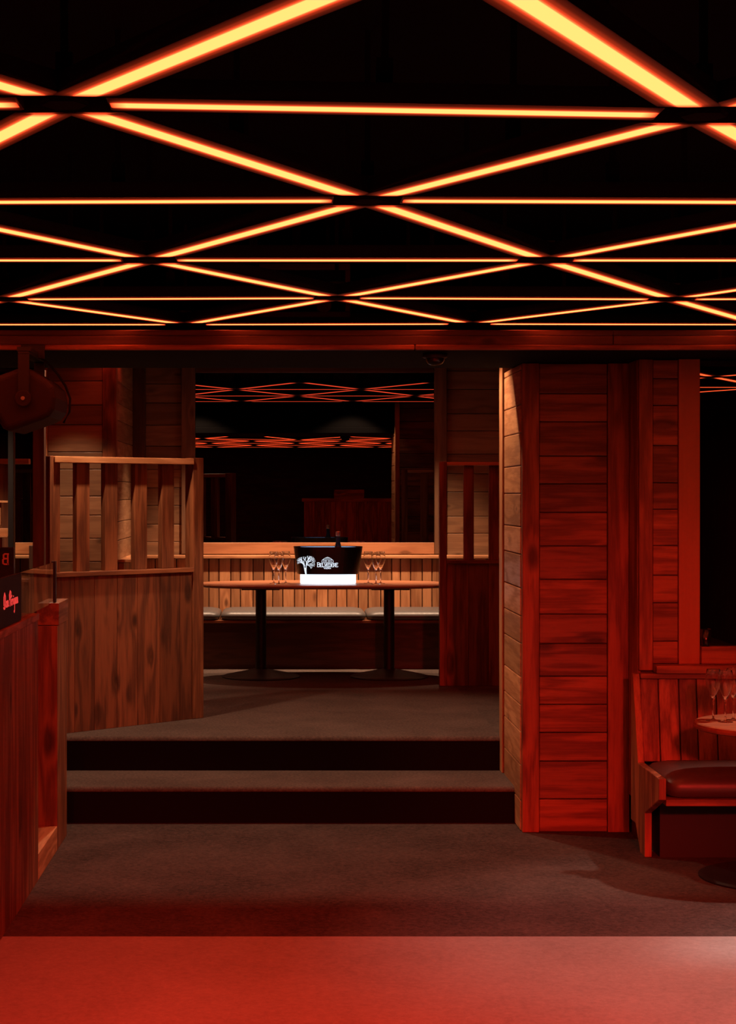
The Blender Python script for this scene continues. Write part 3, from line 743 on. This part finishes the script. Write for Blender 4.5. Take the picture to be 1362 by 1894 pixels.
def place_hubs(nodes_, labels, group, ceil):
    rods = {}
    for key, p in nodes_:
        e_ = bpy.data.objects.new('strip_hub', None); COL.objects.link(e_); e_.location = p; e_.empty_display_size = .05
        tag(e_, labels[key], 'light mount', group)
        h = round(ceil - p.z, 3)
        if h not in rods: rods[h] = rod_mesh(h)
        for nm, me in (('plate', hub_me), ('hanging_rod', rods[h]), ('clip', clip_me)):
            o = bpy.data.objects.new(nm, me); COL.objects.link(o); o.parent = e_
YL = {0:2.624, 1:3.827, 2:5.030, 3:6.270, 4:7.476, 5:8.639}
for r in range(-1, -6, -1): YL[r] = 2.624 + 1.203*r
fix = {(1,-1):(.0,0,.014), (1,1):(-.022,0,-.011), (0,0):(.01,0,-.022), (2,0):(.012,0,.005), (4,2):(.012,0,-.005), (4,-2):(0,0,-.005), (5,1):(-.015,0,.003)}
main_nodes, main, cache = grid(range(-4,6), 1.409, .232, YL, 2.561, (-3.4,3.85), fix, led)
# labels: what the photo shows of each strip
ROWN = {5:'the row along the wooden beam', 4:'the second row up from the beam', 3:'the third row up from the beam', 2:'the fourth row up from the beam', 1:'the fifth row up from the beam'}
BETW = {4:'first and second rows above the beam', 3:'second and third rows above the beam', 2:'third and fourth rows above the beam', 1:'fourth and fifth rows above the beam', 0:'fifth row and the photo top'}
buckets = {}
for i, (kind, r, a, b) in enumerate(main):
    d = (b-a).normalized(); gp = .1
    if in_frame(a + d*gp, b - d*gp): buckets.setdefault((kind, r), []).append((proj((a+b)/2)[0], i))
labels = ['glowing red ceiling strip outside the edges of the photo']*len(main)
for (kind, r), lst in buckets.items():
    lst.sort()
    for k, (_, i) in enumerate(lst):
        rank = (', ' + ORD[k] + ' from left') if len(lst) > 1 else ''
        if kind == 'level': labels[i] = 'level red light strip in ' + ROWN.get(r, 'the row behind') + rank
        else:  # toward the camera, a strip rising with depth falls on the picture
            wd = 'falling' if kind == 'rise' else 'rising'
            labels[i] = wd + ' red light strip between ' + BETW.get(r, 'the rows behind') + rank
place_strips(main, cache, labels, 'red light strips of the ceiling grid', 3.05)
hl = {}; byrow = {}
for k, p in main_nodes.items():
    x, y = proj(p)
    if -5 < x < 1367 and 0 < y < 610: byrow.setdefault(k[0], []).append((x, k))
    hl[k] = 'black strip hub outside the edges of the photo'
for r, lst in byrow.items():
    lst.sort()
    for j, (_, k) in enumerate(lst):
        hl[k] = 'black hub joining light strips in ' + ROWN[r] + (', ' + ORD[j] + ' from left' if len(lst) > 1 else '')
place_hubs(list(main_nodes.items()), hl, 'black hubs of the ceiling grid', 3.05)
# smaller grid over the raised booth, seen in the mirror
YP = {0:10.16, 1:11.22, 2:12.30, 3:13.36}
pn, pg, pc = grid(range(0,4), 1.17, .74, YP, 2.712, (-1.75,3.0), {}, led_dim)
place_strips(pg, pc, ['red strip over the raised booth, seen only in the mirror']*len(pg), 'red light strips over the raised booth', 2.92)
place_hubs(list(pn.items()), {k: 'black hub over the raised booth, hidden behind the beam' for k in pn}, 'black hubs over the raised booth', 2.92)

# counter on the far side of the room, seen in the mirror
dj = thing('dj_booth', 'wooden counter seen dimly in the booth mirror', 'counter', (1.2,-3.5,0))
mb = MB()
for k in range(9): mb.box(.4+k*.19, .4+k*.19+.187, -3.2, -3.17, 0, 1.6)
mb.build('front_panel', st_z, dj, bevel=.003)
MB().box(.36,2.15,-4.1,-3.16,1.6,1.66).build('top', st_x, dj, bevel=.004)
MB().box(.4,2.11,-4.05,-3.2,0,1.6).build('body', dk_x, dj)
MB().box(.95,1.5,-3.9,-3.4,1.66,1.82).build('console', st_x, dj, bevel=.004)

# ---------------------------------------------------------------- lights
def spot(name, loc, target, power, deg, blend, col=(1,.86,.70), r=.03):
    d = bpy.data.lights.new(name, 'SPOT'); d.energy = power; d.spot_size = math.radians(deg); d.spot_blend = blend; d.color = col; d.shadow_soft_size = r
    o = bpy.data.objects.new(name, d); COL.objects.link(o); o.location = loc
    o.rotation_euler = (Vector(target)-Vector(loc)).to_track_quat('-Z', 'Y').to_euler()
    return o
RED = (1, .03, .022)
WARM = (1, .63, .40)
for x in (-.55, .35, 1.2): spot('downlight_bench', (x,13.56,2.88), (x,13.80,.4), 265, 76, .9, WARM)
spot('downlight_block', (-1.5,12.38,2.66), (-1.5,12.78,.4), 66, 76, 1.0, WARM)
spot('downlight_steps', (.82,9.75,2.86), (.6,9.6,.38), 126, 100, .3, WARM)
spot('downlight_steps', (-1.0,9.75,2.86), (-.75,9.65,.38), 138, 100, .3, WARM)
spot('downlight_left', (-2.2,10.45,2.86), (-2.1,11.2,1.4), 130, 60, .7, WARM)
spot('downlight_left', (-2.3,13.66,2.88), (-2.3,13.86,.4), 160, 66, .8, WARM)
spot('downlight_table', (2.95,7.95,2.38), (2.35,7.2,0), 230, 72, .5, (1,.70,.56))
spot('downlight_floor', (3.3,6.3,3.0), (2.75,6.3,0), 900, 50, 1.0, (1,.82,.74))
for x in (-1.0, .4, 1.8): spot('red_fill_floor', (x,1.4,2.35), (x,5.0,0), 1320, 44, 1.0, RED, .15)  # added red fill for the dance floor, no such lamps known
spot('red_fill_bar', (1.2,1.5,2.3), (-1.1,7.2,.75), 420, 26, 1.0, (1,.06,.05), .1)  # added to brighten the bar front, not a lamp of the room
spot('red_fill_pillar', (1.3,1.6,2.3), (1.7,9.0,.6), 800, 20, 1.0, RED, .1)  # invented red fill that lifts the lower pillar

w = bpy.data.worlds.new('world'); scene.world = w; w.use_nodes = True
w.node_tree.nodes['Background'].inputs['Color'].default_value = (0,0,0,1)
scene.view_settings.view_transform = 'Standard'; scene.view_settings.look = 'None'
scene.view_settings.exposure = 0.0; scene.view_settings.gamma = 1.0; scene.view_settings.use_curve_mapping = False
scene.cycles.max_bounces = 16; scene.cycles.transmission_bounces = 16; scene.cycles.diffuse_bounces = 4; scene.cycles.glossy_bounces = 5; scene.cycles.sample_clamp_indirect = 4.0
scene.cycles.use_denoising = True
for o in bpy.data.objects:
    if '_o' in o.keys(): del o['_o']
